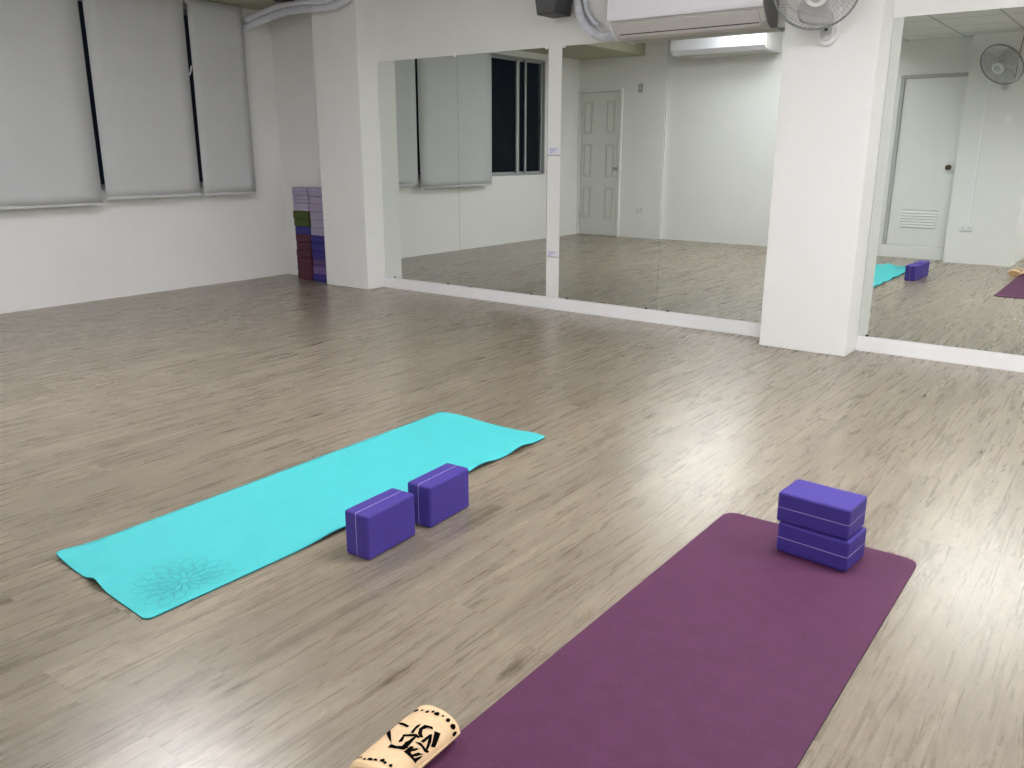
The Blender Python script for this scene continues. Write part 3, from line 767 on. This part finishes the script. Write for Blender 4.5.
#TOWEL_START
# rolled towel: an oval spiral roll with printed marks, lying beside the mat
TA, TBt, TH = .059, .033, .113      # half width, half height, half length
t_ = thing('rolled_towel', 'rolled cream towel with black printed marks beside the purple mat', 'towel', (-1.0870, -4.5550, .0335), (0, 0, .0591))
def troll(s, th, lift=0.0):
    """point on the roll: s along its axis (local y), th round it"""
    e = max(0, abs(s)-(TH-.010))/.010; k = 1-.16*(1-math.sqrt(max(0, 1-e*e))) if e > 0 else 1
    wob = 1+.02*sin(3*th+9*s)+.012*sin(23*s)
    fl = 1.0
    x = (TA*k*wob+lift)*cos(th); z = (TBt*k*wob+lift)*sin(th)
    return Vector((x, s, max(z, -.0332+lift)))
bm = bmesh.new(); ns, na = 60, 64; G = []
for i in range(ns+1):
    s = -TH+2*TH*i/ns; G.append([bm.verts.new(troll(s, 2*pi*k/na)) for k in range(na)])
for i in range(ns):
    for k in range(na):
        f = bm.faces.new((G[i][k], G[i][(k+1) % na], G[i+1][(k+1) % na], G[i+1][k])); f.smooth = True
for row, sg in ((G[0], -1), (G[-1], 1)):   # rolled ends: spiral ledges going inwards
    prev = row
    for j, (sc, dp) in enumerate(((.90, .004), (.86, -.012), (.70, -.010), (.66, .001), (.52, .0), (.48, -.014), (.34, -.012), (.30, -.002), (.14, -.004), (.08, -.014))):
        cur = []
        for k in range(na):
            a = 2*pi*k/na; p = troll(sg*TH, a); q = Vector((p.x*(sc-.05*k/na), sg*(TH+dp), p.z*(sc-.05*k/na))); cur.append(bm.verts.new(q))
        for k in range(na):
            f = bm.faces.new((prev[k], prev[(k+1) % na], cur[(k+1) % na], cur[k])); f.smooth = True; f.material_index = 1 if j in (1, 2, 5, 6, 9) else 0
        prev = cur
    f = bm.faces.new(prev); f.material_index = 1
bmesh.ops.recalc_face_normals(bm, faces=bm.faces); cloth_bm = bm
# overlapping outer flap of the roll
bm = bmesh.new(); F0 = []
for i in range(41):
    s = -TH+.006+2*(TH-.006)*i/40; F0.append([bm.verts.new(troll(s, a, .0030 if q == 0 else .0004)) for a in (-.25, -.12, .0) for q in (0, 1)])
for i in range(40):
    for c in range(2):
        bm.faces.new((F0[i][2*c], F0[i][2*c+2], F0[i+1][2*c+2], F0[i+1][2*c]))
    bm.faces.new((F0[i][4], F0[i][5], F0[i+1][5], F0[i+1][4]))
obj('flap', bm, M['towel'], t_, smooth=True)
INK = [
 [(.0500, 2.62), (.0439, 2.486), (.0387, 2.033), (.0358, 1.832), (.0307, 1.879), (.0342, 2.203), (.044, 2.55)],
 [(.004, 2.52), (.016, 2.50), (-.0026, 2.128), (-.0241, 1.773), (-.0174, 1.981)],
 [(-.0387, 1.655), (-.0278, 1.672), (-.0263, 1.465), (-.0197, 1.33), (-.0074, 1.363), (.0004, 1.301), (-.0164, 1.142), (-.0252, 1.191), (-.0328, 1.427)],
 [(-.0144, 1.567), (.0063, 1.644), (.0094, 1.601), (-.0079, 1.471), (-.0133, 1.508)],
 [(.0072, 1.657), (.0242, 1.319), (.0235, 1.14), (.0179, 1.155), (.0175, 1.283), (.0044, 1.559)],
 [(.0004, 1.301), (.0155, 1.284), (.0166, 1.211), (-.0026, 1.168), (-.0164, 1.142), (-.0132, 1.25)],
 [(.0222, 1.523), (.0429, 1.578), (.053, 1.515), (.0459, 1.475), (.0352, 1.472), (.024, 1.421)],
 [(.0286, 1.263), (.042, 1.381), (.0559, 1.35), (.062, 1.104), (.0575, 1.015), (.0533, 1.195), (.0432, 1.262), (.0342, 1.163), (.0298, 1.033), (.0258, 1.1)],
 [(0.0576, 0.879), (0.0634, 0.666), (0.035, 0.378), (0.0274, 0.527)],
 [(0.0414, 0.922), (0.0473, 0.865), (0.032, 0.655), (0.0176, 0.534), (0.0118, 0.597), (0.0263, 0.745)],
 [(0.0068, 1.062), (0.0137, 0.894), (0.0126, 0.614), (0.0159, 0.441), (0.0109, 0.416), (0.0059, 0.573), (0.0082, 0.772)],
 [(0.0172, 0.966), (0.0401, 0.943), (0.0394, 0.861), (0.0196, 0.852)],
 [(-.0283, 1.069), (-.0095, 1.062), (-.0057, .96), (-.0198, .891), (-.024, .448), (-.0266, .49)],
 [(-.0152, 1.003), (-.0037, .89), (.0006, .783), (-.0107, .839), (-.0166, .913)],
 [(-.0198, .781), (-.0078, .698), (-.0012, .518), (-.0138, .611), (-.0212, .695)],
 [(-.0240, .621), (-.0063, .49), (.0009, .52), (-.0083, .433), (-.0243, .438)]]
DOTS = [(.090, 2.292, .006, .14), (.0934, 2.0, .003, .07), (.0934, 1.753, .005, .07), (.1003, 1.577, .0045, .05), (.1001, 1.387, .006, .11), (.1041, 1.151, .003, .05), (.1039, .878, .006, .10), (.102, .516, .007, .16), (.097, .16, .007, .14),
 (-.0857, 2.52, .004, .09), (-.0857, 2.30, .003, .06), (-.0896, 2.02, .003, .07), (-.0853, 1.81, .004, .12), (-.0815, 1.616, .003, .09), (-.0751, 1.394, .005, .09), (-.0764, 1.256, .004, .06), (-.0735, 1.03, .004, .07), (-.080, .75, .005, .12), (-.078, .45, .004, .10)]
from mathutils.geometry import tessellate_polygon
bm = cloth_bm
def ink(poly):
    # subdivide the outline, then lay it just above the cloth
    pts = []
    for i, (s, a) in enumerate(poly):
        s2, a2 = poly[(i+1) % len(poly)]
        for k in range(4): pts.append((s+(s2-s)*k/4, a+(a2-a)*k/4))
    tri = tessellate_polygon([[Vector((s, a*.05, 0)) for s, a in pts]])
    vs = [bm.verts.new(troll(s, a, .0012)) for s, a in pts]
    for q in tri:
        try: bm.faces.new([vs[k] for k in q]).material_index = 2
        except ValueError: pass
for poly in INK:
    cs, ca = sum(q[0] for q in poly)/len(poly), sum(q[1] for q in poly)/len(poly)
    ink([(cs+(q[0]-cs)*1.12-.0093, ca+(q[1]-ca)*1.14) for q in poly])
for s, a, ds, da in DOTS:
    ink([(s-.0093+ds*.95*cos(k*pi/4)*(1+.25*(k % 3 == 0)), a+da*.95*sin(k*pi/4)) for k in range(8)])
obj('cloth', bm, [M['towel'], M['towel_in'], M['black']], t_, recalc=False)
